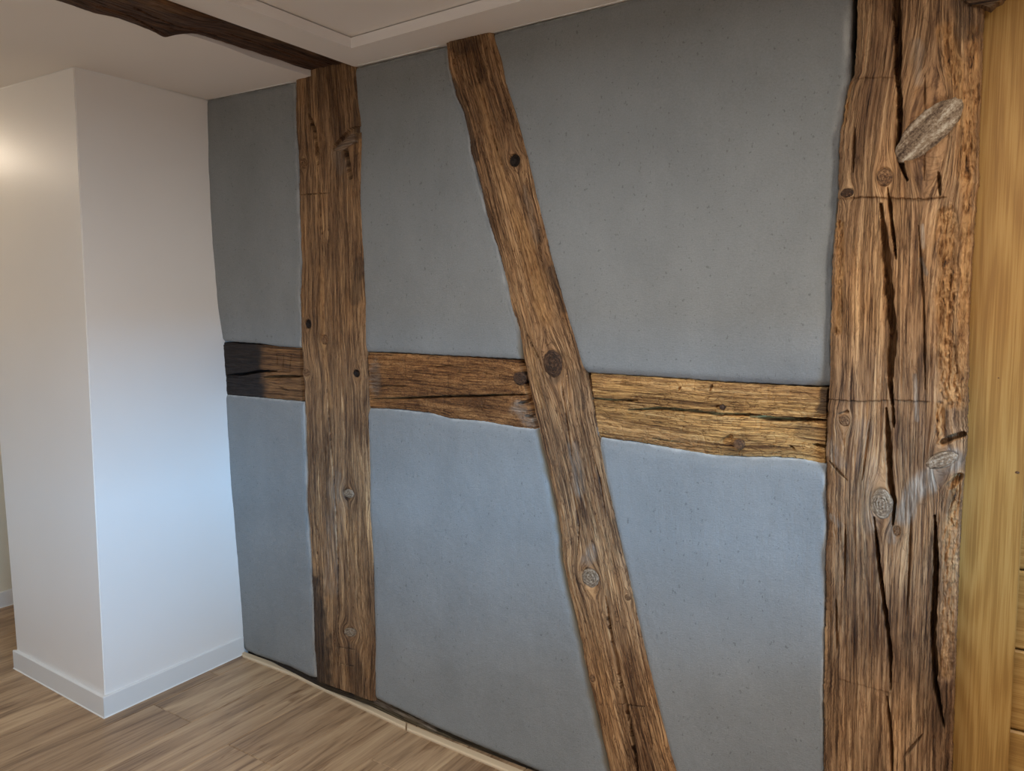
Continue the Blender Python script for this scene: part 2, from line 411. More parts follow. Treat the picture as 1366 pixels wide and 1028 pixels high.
def timber(name, label, L, R, ends, axis, yf, res, mat, seed, cracks=(), rots=(), char_shades=(), pales=(), knots=(),
           steps=(), pockets=(), wane=(.012, .01), rough=1.0, edge=.002, back=.07, cat='timber', mp=wall_map, unp=None,
           out=(0, -1, 0), parent=None, checks=1.0, chew=0.0, extra=None, group=None):
    unp = unp or (lambda q: on_wall(q, yf))
    kl, vl = interp_edge(L, unp, axis); kr, vr = interp_edge(R, unp, axis)
    (k0L, k0R), (k1L, k1R) = ends
    length = abs(k1L - k0L); width = abs(np.mean(vr) - np.mean(vl))
    ns = max(8, int(length / res)); nt = max(8, int(width / res))
    s = np.linspace(0, 1, ns)[:, None]; t = np.linspace(0, 1, nt)[None, :]
    K = (k0L * (1 - t) + k0R * t) * (1 - s) + (k1L * (1 - t) + k1R * t) * s
    el = np.interp(K, kl, vl); er = np.interp(K, kr, vr)
    el = el + edge * (fbm(K * 28, K * 0, seed + 1, 4) + .6 * perlin(K * 140, K * 0, seed + 2))
    er = er + edge * (fbm(K * 28, K * 0 + 5, seed + 3, 4) + .6 * perlin(K * 140, K * 0 + 5, seed + 4))
    kf = np.linspace(K.min() - .3, K.max() + .3, 800); nk = max(3, int(.2 / (kf[1] - kf[0]))) | 1
    def smooth(kv, vv):
        a = np.interp(kf, kv, vv); lo = a[0]; hi = a[-1]
        p = np.concatenate([np.full(nk // 2, lo), a, np.full(nk // 2, hi)])
        for _ in range(1): a = np.convolve(p, np.ones(nk) / nk, 'valid')
        return np.interp(K, kf, a)
    elS, erS = smooth(kl, vl), smooth(kr, vr)
    W = elS * (1 - t) + erS * t + (el - elS) * (1 - t) ** 5 + (er - erS) * t ** 5
    if axis == 'v': A, B = W, K
    else: A, B = K, W
    u = (t - .5) * width + 0 * s; v = K + 0 * t
    th = math.atan2(vl[-1] - vl[0], kl[-1] - kl[0])      # tilt of the timber against its axis
    # grain flows round the knots
    kk = []
    for kn in knots:
        (a0, b0) = unp(kn[0]); (aw, ab) = unp((kn[0][0] + kn[1][0], kn[0][1])); (cw, cb) = unp((kn[0][0], kn[0][1] + kn[1][1]))
        ra = abs(aw - a0) + 1e-4; rb = abs(cb - b0) + 1e-4
        kk.append((a0, b0, ra, rb, kn))
    u2 = u.copy(); bulge = 0 * u; near = 0 * u
    for a0, b0, ra, rb, kn in kk:
        dw = (W - (a0 if axis == 'v' else b0)); dk = (K - (b0 if axis == 'v' else a0))
        dw = dw - math.tan(th) * dk
        rw, rk = (ra, rb) if axis == 'v' else (rb, ra)
        rho2 = (dw / rw) ** 2 + (dk / (rk * 1.5)) ** 2 + 1e-6
        u2 = u2 - dw * np.minimum(1 / rho2, 1) * np.exp(-np.sqrt(rho2) * .16)
        near = np.maximum(near, np.exp(-rho2 * .45))
        if kn[2] != 'none': bulge = bulge - .0025 * np.exp(-rho2 * .35)
    G = np.stack([u2, v + 0.004 * np.sin(u * 40), np.full_like(u, seed * .37)], -1)
    gu, gv = u2, v
    # relief
    D = .0035 * rough * fbm(u * 9 + seed, v * 3, seed + 10, 3)
    D += .0014 * rough * fbm(gu * 130, gv * 5, seed + 11, 3)
    D += .0012 * rough * fbm(gu * 40, gv * 16, seed + 12, 3)
    n = perlin(gu * 55, gv * 3.0, seed + 13) + .25 * perlin(gu * 200, gv * 14, seed + 14)
    gate = sstep(-.05, .35, fbm(u * 12, v * 4, seed + 15, 2))
    D += .0035 * checks * (1 - sstep(.0, .09, np.abs(n))) * gate
    if chew:
        c = np.abs(perlin(gu * 60 + 2 * perlin(gu * 20, gv * 20, 3), gv * 28, seed + 16))
        D += chew * .003 * (1 - sstep(0, .12, c))
    D += bulge
    rotm = 0 * u; char_shade_m = 0 * u; palem = 0 * u
    for pts, rad, amp, *ra_ in rots:
        ra_ = ra_[0] if ra_ else .95
        P = [unp(p) for p in pts]; d, fr = dist_poly(A, B, P)
        d = d + rad * .35 * fbm(A * 30, B * 14, seed + 20, 3)
        mk = 1 - sstep(rad * .45, rad, d)
        rotm = np.maximum(rotm, ra_ * (1 - sstep(rad * .2, rad * 1.1, d + rad * .35 * fbm(gu * 90, gv * 12, seed + 26, 3))))
        r = fbm(gu * 75, gv * 17, seed + 21, 4); r2 = fbm(gu * 190, gv * 60, seed + 24, 2)
        D += mk * amp * (.55 + 1.3 * np.abs(r) + .35 * r2)
    for pts, rad, amt in char_shades:
        P = [unp(p) for p in pts]; d, fr = dist_poly(A, B, P)
        d = d + rad * .3 * fbm(A * 20, B * 20, seed + 22, 3)
        char_shade_m = np.maximum(char_shade_m, amt * (1 - sstep(rad * .5, rad, d)))
    for pts, rad, amt in pales:
        P = [unp(p) for p in pts]; d, fr = dist_poly(A, B, P)
        d = d + rad * .45 * fbm(A * 26, B * 12, seed + 23, 3)
        palem = np.maximum(palem, amt * (1 - sstep(rad * .3, rad, d)))
    if extra is not None:
        rotm, char_shade_m, palem, D = extra(A, B, u, v, rotm, char_shade_m, palem, D, seed, unp)
    for pts, amp, decay in steps:        # saw or axe cuts: the face drops just beyond the line
        P = [unp(p) for p in pts]
        xs = np.array([p[0] for p in P]); ys = np.array([p[1] for p in P])
        o = np.argsort(xs) if axis == 'v' else np.argsort(ys)
        ln = np.interp(W, (xs if axis == 'v' else ys)[o], (ys if axis == 'v' else xs)[o])
        ln = ln + .002 * perlin(W * 90, W * 0, seed + 30)
        dd = (ln - K) if axis == 'v' else (K - ln)
        lo, hi = (min(xs), max(xs)) if axis == 'v' else (min(ys), max(ys))
        inn = sstep(lo - .006, lo + .006, W) * (1 - sstep(hi - .006, hi + .006, W))
        D += inn * amp * sstep(-.0008, .0012, dd) * np.exp(-np.maximum(dd, 0) / decay)
    wn, wr = wane
    dl = (W - el) * (1 if np.mean(er - el) > 0 else -1); dr = (er - W) * (1 if np.mean(er - el) > 0 else -1)
    wl = 1 + .6 * fbm(K * 7, K * 0, seed + 40, 2)
    D += wn * wl * np.exp(-(dl / wr) ** 1.2) + wn * (2 - wl) * np.exp(-(dr / wr) ** 1.2)
    for pts, wd, dep in pockets:
        P = [unp(p) for p in pts]; d, fr = dist_poly(A, B, P)
        D += dep * (1 - sstep(wd * .8, wd * 1.1, d))
    for pts, wd, dep in cracks:
        wd *= 1.3; dep *= 1.8
        P = [unp(p) for p in pts]; d, fr = dist_poly(A, B, P)
        d = np.abs(d + .0004 * perlin(A * 70, B * 40, seed + 50))
        ww = wd * (.35 + .65 * np.clip(np.sin(np.pi * np.clip(fr, .02, .98)) * 1.6, 0, 1)) * (1 + .35 * perlin(K * 35, K * 0, seed + 51))
        ww = np.maximum(ww, res * .9)
        D += dep * (1 - sstep(ww * .34, ww * .72, d)) * (.4 + .6 * np.clip(np.sin(np.pi * fr) * 2, 0, 1))
    for a0, b0, ra, rb, kn in kk:
        if kn[2] == 'none': continue
        an = math.radians(kn[3]) if len(kn) > 3 else 0
        dx = (A - a0); dy = (B - b0)
        ex = (dx * math.cos(an) + dy * math.sin(an)) / ra; ey = (-dx * math.sin(an) + dy * math.cos(an)) / rb
        r = np.hypot(ex, ey)
        D = D * (1 - .8 * np.exp(-(r / 1.3) ** 4)) + (.018 if kn[2] == 'hollow' else .004) * (1 - sstep(.9, 1.12, r))
    D = np.minimum(D, back - yf - .006 if mp is wall_map else back - .02)
    o = grid_solid(name, A, B, yf + D if mp is wall_map else D, mp, back if mp is wall_map else back, out, mat, parent,
                   {'grain': G, 'rot': rotm, 'char_shade': char_shade_m, 'pale': palem})
    if parent is None:
        o['label'] = label; o['category'] = cat
        if group: o['group'] = group
    for i, (a0, b0, ra, rb, kn) in enumerate(kk):
        if kn[2] == 'none': continue
        knot(kn, a0, b0, ra, rb, yf, o, mp, seed + 60 + i)
    return o

def knot(kn, a0, b0, ra, rb, yf, parent, mp, seed):
    kind = kn[2]; an = math.radians(kn[3]) if len(kn) > 3 else 0
    nr, na = 14, 40
    r = np.linspace(0, 1, nr + 1)[1:][:, None]; th = np.linspace(0, 2 * np.pi, na, endpoint=False)[None, :]
    wob = 1 + .10 * perlin(np.cos(th) * 2 + seed, np.sin(th) * 2, seed) + .05 * perlin(np.cos(th) * 6, np.sin(th) * 6, seed)
    ex = r * np.cos(th) * wob * ra; ey = r * np.sin(th) * wob * rb
    A = a0 + ex * math.cos(an) - ey * math.sin(an); B = b0 + ex * math.sin(an) + ey * math.cos(an)
    R = r + 0 * th
    nz = fbm(ex * 160, ey * 160, seed + 1, 3)
    cr = np.abs(perlin(ex * 90 + .3, ey * 35, seed + 2))
    if kind == 'hollow': D = .012 * (1 - R ** 2) + .0015 * nz
    else: D = -.0018 * (1 - R ** 2) + .0012 * nz + .002 * (1 - sstep(0, .06, cr)) * (R < .9) + .0007 * np.sin(R * 24)
    D = D + .004 * sstep(.9, 1.0, R) + (.0008)
    A = np.concatenate([A, A[-1:]], 0); B = np.concatenate([B, B[-1:]], 0); D = np.concatenate([D, D[-1:] + .02], 0)
    base = yf if mp is wall_map else 0
    V = mp(A, B, base + D).reshape(-1, 3)
    c = mp(np.array([a0]), np.array([b0]), np.array([base + float(D[0].mean())])).reshape(-1, 3)
    m = nr + 1
    V = np.concatenate([V, c], 0); F_ = []
    for i in range(m - 1):
        for j in range(na):
            F_.append((i * na + j, i * na + (j + 1) % na, (i + 1) * na + (j + 1) % na, (i + 1) * na + j))
    for j in range(na): F_.append((m * na, (j + 1) % na, j))
    F_.append(tuple((m - 1) * na + j for j in range(na)))
    p = [V[i] for i in F_[0]]; nm = np.cross(p[1] - p[0], p[3] - p[0])
    if nm[1] > 0: F_ = [f[::-1] for f in F_]
    G = np.stack([np.concatenate([R, R[-1:] + .1], 0), np.concatenate([th + 0 * r, th], 0), np.full((m, na), seed * .7)], -1).reshape(-1, 3)
    G = np.concatenate([G, [[0, 0, seed * .7]]], 0)
    if kind == 'split':
        e1 = np.concatenate([ex, ex[-1:]], 0); e2 = np.concatenate([ey, ey[-1:]], 0)
        G = np.stack([e1 * 7 + 3, e2 * 6, np.full((m, na), seed * .7)], -1).reshape(-1, 3)
        G = np.concatenate([G, [[3, 0, seed * .7]]], 0)
    mat = {'split': MK_SPLIT, 'dark': MK_DARK, 'pale': MK_PALE, 'mid': MK_MID, 'hollow': MK_BLK}[kind]
    pr = {}
    lab = {'split': 'weathered pale split knot', 'dark': 'dark brown knot', 'pale': 'weathered pale grey knot', 'hollow': 'small hollow dark knot'}.get(kind)
    if lab: pr['label'] = lab
    link('knot', V, F_, mat, parent, {'grain': G}, True, **pr)

def peg(q, r, length, yf, parent, mat, name='peg', tilt=(0, 0), sides=10, seed=1, label=None):
    a0, b0 = on_wall(q, yf)
    rs = random.Random(seed)
    prof = [(1.0, .03), (1.05, 0), (1.0, -length * .6), (.86, -length * .92), (.5, -length), ]
    V, F_ = [], []
    for k, (rr, d) in enumerate(prof):
        for j in range(sides):
            an = 2 * math.pi * j / sides + .3
            q_ = r * rr * (1 + rs.uniform(-.1, .1))
            V.append((a0 + q_ * math.cos(an) + tilt[0] * (-d), float(yoff(a0, b0)) + yf + d, b0 + q_ * math.sin(an) + tilt[1] * (-d)))
    m = len(prof)
    for i in range(m - 1):
        for j in range(sides):
            F_.append((i * sides + j, (i + 1) * sides + j, (i + 1) * sides + (j + 1) % sides, i * sides + (j + 1) % sides)[::-1])
    F_.append(tuple((m - 1) * sides + j for j in range(sides)))
    F_.append(tuple(j for j in range(sides))[::-1])
    G = np.array([[v[0] * 2, v[2] * 2, seed] for v in V])
    z = np.zeros(len(V))
    pr = {'label': label} if label else {}
    return link(name, V, F_, mat, parent, {'grain': G, 'rot': z, 'char_shade': z, 'pale': z}, False, **pr)

# ================================================================== SETTING
# floor --------------------------------------------------------------
floor = box('floor', XL - .1, XR + .1, YB - .1, .2, -.06, -.012, M_DARK, kind='structure')
PW = .2405; rnd = random.Random(5)
fixed = {0: -.427, 2: -.445}        # butt joints seen in the photograph (row index from x=.06)
x0 = .063
for i in range(-7, 20):
    xa = x0 + i * PW; xb = xa + PW
    if xb < XL: continue
    xa = max(xa, XL); xb = min(xb, XR)
    if xb - xa < .02: continue
    ye = .072
    st = fixed.get(i, -rnd.uniform(.1, 1.3))
    cuts = [ye]; y = st
    while y > YB: cuts.append(y); y -= 1.29
    cuts.append(YB)
    for a, b in zip(cuts[:-1], cuts[1:]):
        if a - b < .03: continue
        bevel_box('plank', xa + .0008, xb - .0008, b + .0006, a - .0006, -.012, 0, .0022, M_FLOOR, floor)

# plaster panels ------------------------------------------------------
wall = box('wall_back', XL - .1, XR + .1, .17, .27, -.05, 2.6, M_DARK, kind='structure')
def panel(Lp, Rp, Tp, Bp, y, seed, lipT=(.006, .008), lipB=(.006, .008), lipL=(.006, .008), lipR=(.006, .008), stainL=0, stainR=0, slope=None, res=.0045):
    unp = lambda q: on_wall(q, y)
    kz, vx = interp_edge(Lp, unp, 'v'); kz2, vx2 = interp_edge(Rp, unp, 'v')
    kx, vz = interp_edge(Tp, unp, 'h'); kx2, vz2 = interp_edge(Bp, unp, 'h')
    wd = vx2.mean() - vx.mean(); ht = vz.mean() - vz2.mean()
    ns = int(ht / res); nt = int(wd / res)
    s = np.linspace(0, 1, ns)[:, None]; t = np.linspace(0, 1, nt)[None, :]
    # finer rows near edges
    t = t + .0 * t; 
    def warp(q, n): 
        e = .35 / (n * .3); return q
    X = vx.mean() * (1 - t) + vx2.mean() * t + 0 * s
    for _ in range(6):
        zt = np.interp(X, kx, vz); zb = np.interp(X, kx2, vz2); Z = zt * (1 - s) + zb * s
        xl = np.interp(Z, kz, vx); xr = np.interp(Z, kz2, vx2)
        X = xl * (1 - t) + xr * t
    jag = .0016
    X = X + jag * fbm(Z * 50, Z * 0, seed, 3) * (np.exp(-t * 60) - np.exp(-(1 - t) * 60))
    Z = Z + jag * fbm(X * 50, X * 0 + 9, seed, 3) * np.exp(-s * 60) - jag * fbm(X * 50, X * 0 + 19, seed, 3) * np.exp(-(1 - s) * 60)
    D = .0035 * fbm(X * 3, Z * 3, seed + 1, 3) + .0006 * fbm(X * 45, Z * 30, seed + 2, 3)
    dl = X - np.interp(Z, kz, vx); dr = np.interp(Z, kz2, vx2) - X; dt = zt - Z; db = Z - zb
    for d_, (dep, rad) in ((dl, lipL), (dr, lipR), (dt, lipT), (db, lipB)):
        D += dep * np.exp(-(np.maximum(d_, 0) / rad) ** 1.5)
    if slope is not None: D += slope(X, Z)
    wv = .7 + .5 * fbm(X * 20, Z * 20, seed + 5, 2)
    ed = np.maximum.reduce([np.exp(-(np.maximum(d_, 0) / (.006 * wv)) ** 2) for d_ in (dl, dr, dt)]) * .8
    if seed == 5: ed = np.maximum(ed, .75 * np.exp(-(np.maximum(dr, 0) / .016) ** 4) * sstep(1.8, 1.95, Z))  # upper right chamfer painted lighter, as if catching the lamp
    stn = 0 * X
    if stainR: stn = np.maximum(stn, sstep(0, 1, 1.3 - np.maximum(dr, 0) / (stainR * (1 + .5 * fbm(Z * 14, Z * 0, seed + 7, 2)))) * sstep(.2, .4, 1.75 - Z))
    o = grid_solid('plaster_panel', X, Z, y + D, wall_map, .13, (0, -1, 0), M_PLASTER, wall,
                   {'edge': ed, 'stain': stn}, nside=3)
    return o

TOPM = [(380, 112), (475, 90.5), (600, 60), (835, 0), (1140, -77)]
TOPL = [(250, 139), (278, 132.5), (395, 109)]
POSTL = [(391, 60), (392, 112), (393, 170), (396, 240), (398, 300), (400, 350), (397, 395), (400, 430), (399, 460), (403, 500), (405, 560), (408, 620), (409, 680), (411, 720), (414, 760), (415, 800), (418, 860), (420, 906), (421, 940)]
POSTR = [(467, 60), (471, 92), (474, 130), (478, 155), (479, 180), (478, 215), (477, 260), (479, 300), (482, 350), (484, 400), (484, 445), (487, 500), (489, 560), (491, 620), (492, 680), (495, 740), (497, 800), (498, 860), (498, 927), (499, 950)]
BRL = [(583, 10), (590, 40), (595, 62), (597, 90), (606, 125), (617, 150), (624, 180), (626, 200), (637, 245), (648, 285), (662, 330), (672, 370), (682, 410), (692, 440), (696, 475), (703, 510), (714, 560), (724, 600), (735, 650), (743, 690), (748, 715), (750, 750), (757, 785), (768, 830), (779, 880), (790, 930), (800, 975), (812, 1028), (824, 1080), (840, 1160)]
BRR = [(648, 10), (655, 46), (666, 80), (672, 110), (685, 150), (696, 190), (706, 230), (714, 265), (724, 305), (733, 345), (743, 380), (754, 420), (765, 455), (777, 496), (783, 520), (790, 555), (796, 582), (802, 610), (810, 650), (819, 690), (828, 730), (837, 770), (848, 820), (858, 865), (868, 905), (880, 955), (892, 1000), (901, 1028), (916, 1080), (940, 1160)]
BIGL = [(1146, -80), (1143, 0), (1141, 60), (1139, 97), (1132, 108), (1126, 130), (1122, 165), (1118, 200), (1117, 255), (1113, 300), (1109, 345), (1108, 400), (1106, 460), (1106, 505), (1103, 545), (1101, 600), (1101, 630), (1102, 700), (1100, 760), (1099, 850), (1097, 940), (1098, 1028), (1098, 1160)]
BIGR = [(1318, -80), (1312, 0), (1309, 60), (1306, 140), (1304, 200), (1305, 235), (1301, 260), (1298, 300), (1295, 350), (1292, 400), (1291, 450), (1290, 520), (1289, 560), (1288, 600), (1284, 640), (1280, 700), (1277, 760), (1274, 850), (1271, 940), (1268, 1028), (1264, 1160)]
def shift(P, dx): return [(x + dx, y) for x, y in P]
LCOR = [(262, 60), (274, 134), (277, 246), (284, 360), (287, 400), (296, 455), (298, 501), (299, 545), (307, 700), (315, 850), (318, 900)]
# upper left / lower left / upper middle / lower middle / upper right / lower right
panel(LCOR, POSTL, TOPL, [(270, 453), (300, 455), (345, 458), (370, 462), (400, 464)], -.004, 1, lipB=(.008, .006))
panel(LCOR, POSTL, [(290, 525), (303, 527), (350, 531), (402, 536)], [(315, 861), (324, 866), (340, 873), (385, 889), (412, 902), (424, 905)], -.004, 2)
panel(POSTR, BRL, TOPM, [(480, 469), (489, 469), (530, 470), (580, 473), (640, 476), (696, 479)], -.004, 3, stainR=.012)
panel(POSTR, BRL, [(488, 545), (520, 546), (575, 552), (600, 559), (640, 562), (680, 569), (722, 574)], [(490, 927), (499, 931), (583, 971), (715, 1028), (830, 1075)], -.006, 4, lipT=(.012, .012), stainR=.016, lipR=(.010, .012))
def dip(X, Z): return .012 * np.exp(-((X - 2.40) / .03) ** 2) * sstep(1.9, 2.2, Z) + .01 * np.exp(-((Z - 1.33) / .05) ** 2) * sstep(1.9, 2.4, X)
panel(BRR, [(1138, -80), (1135, 0), (1133, 60), (1133, 105)] + BIGL[5:], TOPM, [(770, 494), (783, 497), (850, 501), (900, 504), (960, 509), (1040, 513), (1108, 516)], -.005, 5, lipR=(.014, .016), lipB=(.012, .010), slope=dip)
panel(BRR, BIGL, [(794, 583), (810, 586), (850, 592), (900, 600), (950, 608), (990, 611), (1030, 611), (1070, 614), (1098, 620), (1106, 622)], [(830, 1075), (900, 1105), (1100, 1200)], -.012, 6, lipT=(.016, .016), lipL=(.006, .007), lipR=(.004, .005))

panel([(480, 440), (483, 560)], [(488.5, 440), (489.5, 560)], [(478, 466), (492, 467)], [(478, 547), (492, 548)], .002, 8, lipL=(0, .005), lipR=(.006, .004), res=.002)

# white boxed corner --------------------------------------------------
cb = [(-.008, -.577), (-.026, .12), (-.72, .12), (-.72, -.566)]
ct = [(.001, -.562), (.008, .12), (-.72, .12), (-.72, -.592)]
V = [(x, y, -.01) for x, y in cb] + [(x, y, H + .004) for x, y in ct]
Fq = [(3, 2, 1, 0), (4, 5, 6, 7)] + [(i, (i + 1) % 4, 4 + (i + 1) % 4, 4 + i) for i in range(4)]
corner = link('wall_corner', V, [f[::-1] for f in [(0, 1, 2, 3)[::-1], (7, 6, 5, 4)]] + [(i, (i + 1) % 4, 4 + (i + 1) % 4, 4 + i)[::1] for i in range(4)], M_WHITE, smooth=False, kind='structure')
import bmesh
bm = bmesh.new(); bm.from_mesh(corner.data)
bmesh.ops.recalc_face_normals(bm, faces=bm.faces[:])
bmesh.ops.bevel(bm, geom=[e for e in bm.edges if abs(e.verts[0].co.z - e.verts[1].co.z) > 1], offset=.003, segments=2, affect='EDGES')
bmesh.ops.subdivide_edges(bm, edges=[e for e in bm.edges if e.calc_length() > .3], cuts=24, use_grid_fill=True)
for f in bm.faces: f.smooth = True
for e in bm.edges: e.smooth = e.calc_face_angle(0) < .12
bm.to_mesh(corner.data); bm.free()
BH = .082
def skirting(name, p0, p1, nrm, cap0=0, cap1=0, parent=None):
    """board with a slightly rounded top along p0->p1, standing out along nrm"""
    th = .0125
    prof = [(0, .001), (th, .001), (th, BH - .003), (th - .003, BH), (0, BH)]
    V = []; n = len(prof)
    d = Vector((p1[0] - p0[0], p1[1] - p0[1])); d.normalize()
    for p, c, sg in ((p0, cap0, -1), (p1, cap1, 1)):
        for o_, z in prof:
            e = c * o_
            V.append((p[0] + nrm[0] * o_ + d.x * e * sg, p[1] + nrm[1] * o_ + d.y * e * sg, z))
    Fc = [tuple(range(n)), tuple(range(n, 2 * n))[::-1]] + [(i, n + i, n + (i + 1) % n, (i + 1) % n) for i in range(n)]
    o = link(name, V, Fc, M_BASE, parent, smooth=False, kind='structure')
    bm = bmesh.new(); bm.from_mesh(o.data); bmesh.ops.recalc_face_normals(bm, faces=bm.faces[:]); bm.to_mesh(o.data); bm.free()
    # bead of sealant along the floor
    sp = [(th - .001, .0002), (th + .0028, .0002), (th + .0012, .0035), (th - .001, .004)]
    V = []; n = len(sp)
    for p, c, sg in ((p0, cap0, -1), (p1, cap1, 1)):
        for o_, z in sp:
            V.append((p[0] + nrm[0] * o_ + d.x * c * o_ * sg, p[1] + nrm[1] * o_ + d.y * c * o_ * sg, z))
    Fc = [tuple(range(n)), tuple(range(n, 2 * n))[::-1]] + [(i, n + i, n + (i + 1) % n, (i + 1) % n) for i in range(n)]
    link('sealant_bead', V, Fc, M_SEAL, o, smooth=False)
    return o
skirting('baseboard_front', (-.72, -.5665), (-.0078, -.5775), (0, -1), 1, 1)
skirting('baseboard_side', (-.0078, -.5775), (-.0275, .052), (1, .03), 1, 0)
# hall on the left
wl = box('wall_left', XL - .1, XL, YB, .2, -.05, 2.6, M_CREAM, kind='structure')
skirting('baseboard_left', (XL, YB), (XL, .13), (1, 0))
box('wall_hall', XL, -.72, .06, .139, -.01, H, M_WHITE, kind='structure')
# other walls: right (with the low window) and behind the camera
WY0, WY1, WZ0, WZ1 = -3.1, -1.1, .95, 1.52
wr = box('wall_right', XR, XR + .16, YB, WY0, -.05, 2.6, M_WHITE, kind='structure')
for a in ((WY1, .14, -.05, 2.6), (WY0, WY1, -.05, WZ0), (WY0, WY1, WZ1, 2.6)):
    box('wall_right_section', XR, XR + .16, a[0], a[1], a[2], a[3], M_WHITE, wr)
box('wall_front', XL, XR + .1, YB - .12, YB, -.05, 2.6, M_WHITE, kind='structure')
wn = box('window_1', XR + .05, XR + .11, WY0, WY0 + .05, WZ0, WZ1, M_BASE, kind='structure')
for a in ((WY1 - .05, WY1, WZ0, WZ1), (WY0, WY1, WZ0, WZ0 + .05), (WY0, WY1, WZ1 - .05, WZ1), ((WY0 + WY1) / 2 - .03, (WY0 + WY1) / 2 + .03, WZ0, WZ1)):
    box('window_frame', XR + .05, XR + .11, *a, M_BASE, wn)

# ceiling ---------------------------------------------------------------
def onc(q, z=H): return on_z(q, z)
lipx = [(423, 104), (380, 91), (340, 78), (300, 62), (262, 49.5), (240, 44)]
lip = [onc(q) for q in lipx]
lip = [(lip[0][0] - .003, .12), (lip[0][0], .0)] + [p for p in lip[1:]] + [(.580, -.66), (.57, -.9), (.57, -1.6), (.57, YB)]
ceiling = prism('ceiling', [(XL - .1, YB)] + [(XL - .1, .14)] + lip, H, H + .045, M_CEIL, kind='structure')
box('ceiling_deck', XL - .1, XR + .1, YB, .14, H + .12, H + .2, M_CEIL, ceiling)
# frame band round the raised tray
inn = [(.938, -.150), (XR - .4, -.215), (XR - .4, -3.6), (.94, -3.6)]
bx0 = .806
band = [((bx0, .14), (XR + .1, .14), inn[1], inn[0]), ((XR + .1, .14), (XR + .1, YB), inn[2], inn[1]),
        ((XR + .1, YB), (bx0 + .01, YB), inn[3], inn[2]), ((bx0 + .01, YB), (bx0, .14), inn[0], inn[3])]
for b in band: prism('ceiling_border', list(b), H, H + .033, M_CEIL, ceiling)
gp = .005
prism('tray_lip', [(bx0, .14), (XR + .1, .14), (XR + .1, YB), (bx0, YB)], H + .036, H + .119, M_CEIL, ceiling)
# sealant lines where the ceiling meets the walls
def bead(p0, p1, r, mat, parent, name='sealant_bead'):
    a = np.array(p0, float); b = np.array(p1, float); d = (b - a) / np.linalg.norm(b - a)
    s = np.cross(d, (0, 0, 1)); s /= np.linalg.norm(s); t = np.cross(s, d)
    V = [p + r * (math.cos(k * math.pi / 3) * s + math.sin(k * math.pi / 3) * t) for p in (a, b) for k in range(6)]
    Fc = [(k, 6 + k, 6 + (k + 1) % 6, (k + 1) % 6) for k in range(6)] + [tuple(range(6)), tuple(range(6, 12))[::-1]]
    link(name, V, Fc, mat, parent, smooth=True)
bead((.83, -.0075, H - .001), (1.19, -.0075, H - .001), .0016, M_SEAL, ceiling)
bead((1.41, -.0075, H - .001), (2.42, -.0085, H - .001), .0016, M_SEAL, ceiling)
bead((.012, -.036, H - .001), (.485, -.010, H - .001), .0016, M_SEAL, ceiling)
bead((.003, -.560, H - .001), (.009, -.03, H - .001), .0016, M_SEAL, ceiling)
bead((-.72, -.592, H - .001), (.001, -.563, H - .001), .0016, M_SEAL, ceiling)

# floor strip along the timber wall
def ostrip(q0, q1, name='trim_1', par=None, **kw):
    P0o = on_z(q0[0], .0); P0i = on_z(q0[1], .010); P1o = on_z(q1[0], .0); P1i = on_z(q1[1], .010)
    V = []
    for o_, i_ in ((P0o, P0i), (P1o, P1i)):
        ox, oy = o_; ix, iy = i_
        for f, z in ((0, .0003), (.0, .006), (.18, .010), (1, .010), (1, .0003)):
            V.append((ox + (ix - ox) * f, oy + (iy - oy) * f, z))
    n = 5
    Fc = [tuple(range(n)), tuple(range(n, 2 * n))[::-1]] + [(i, n + i, n + (i + 1) % n, (i + 1) % n) for i in range(n)]
    o = link(name, V, Fc, M_TRIM, par, smooth=False, **kw)
    bm = bmesh.new(); bm.from_mesh(o.data); bmesh.ops.recalc_face_normals(bm, faces=bm.faces[:]); bm.to_mesh(o.data); bm.free()
    return o
tr = ostrip(((323.5, 876.5), (323.5, 868)), ((391, 902.5), (392, 893)), kind='structure')
ostrip(((391, 902.5), (392, 893)), ((541, 974), (541.5, 963.5)), 'strip_length', tr)
ostrip(((543, 975), (543.5, 964.5)), ((706, 1044), (706, 1031)), 'strip_length', tr)
ostrip(((706, 1044), (706, 1031)), ((840, 1102), (840, 1090)), 'strip_length', tr)

# right-hand pine lining
pw = box('wall_panelling', 2.74, XR, .096, .165, -.01, H, M_DARK, kind='structure')
zz = .743 + .192 * 9 - .0
ys = [.929 + .19 * k for k in range(-6, 9)]
zs = sorted([.929, .743, .551, .36, .17, 0.0] + [.929 + .187 * k for k in range(1, 9)])
zs = [z for z in zs if .04 < z < 2.25]; zs = [.046] + zs + [2.34]
for a, b in zip(zs[:-1], zs[1:]):
    if b - a < .02: continue
    bevel_box('board', 2.80, XR, .0595, .094, 1.52 - (1.52 - a) * 1.029 + .002, 1.52 - (1.52 - b) * 1.029 - .002, .005, M_PINEH, pw, origin=(3.6, .03, (a + b) / 2))

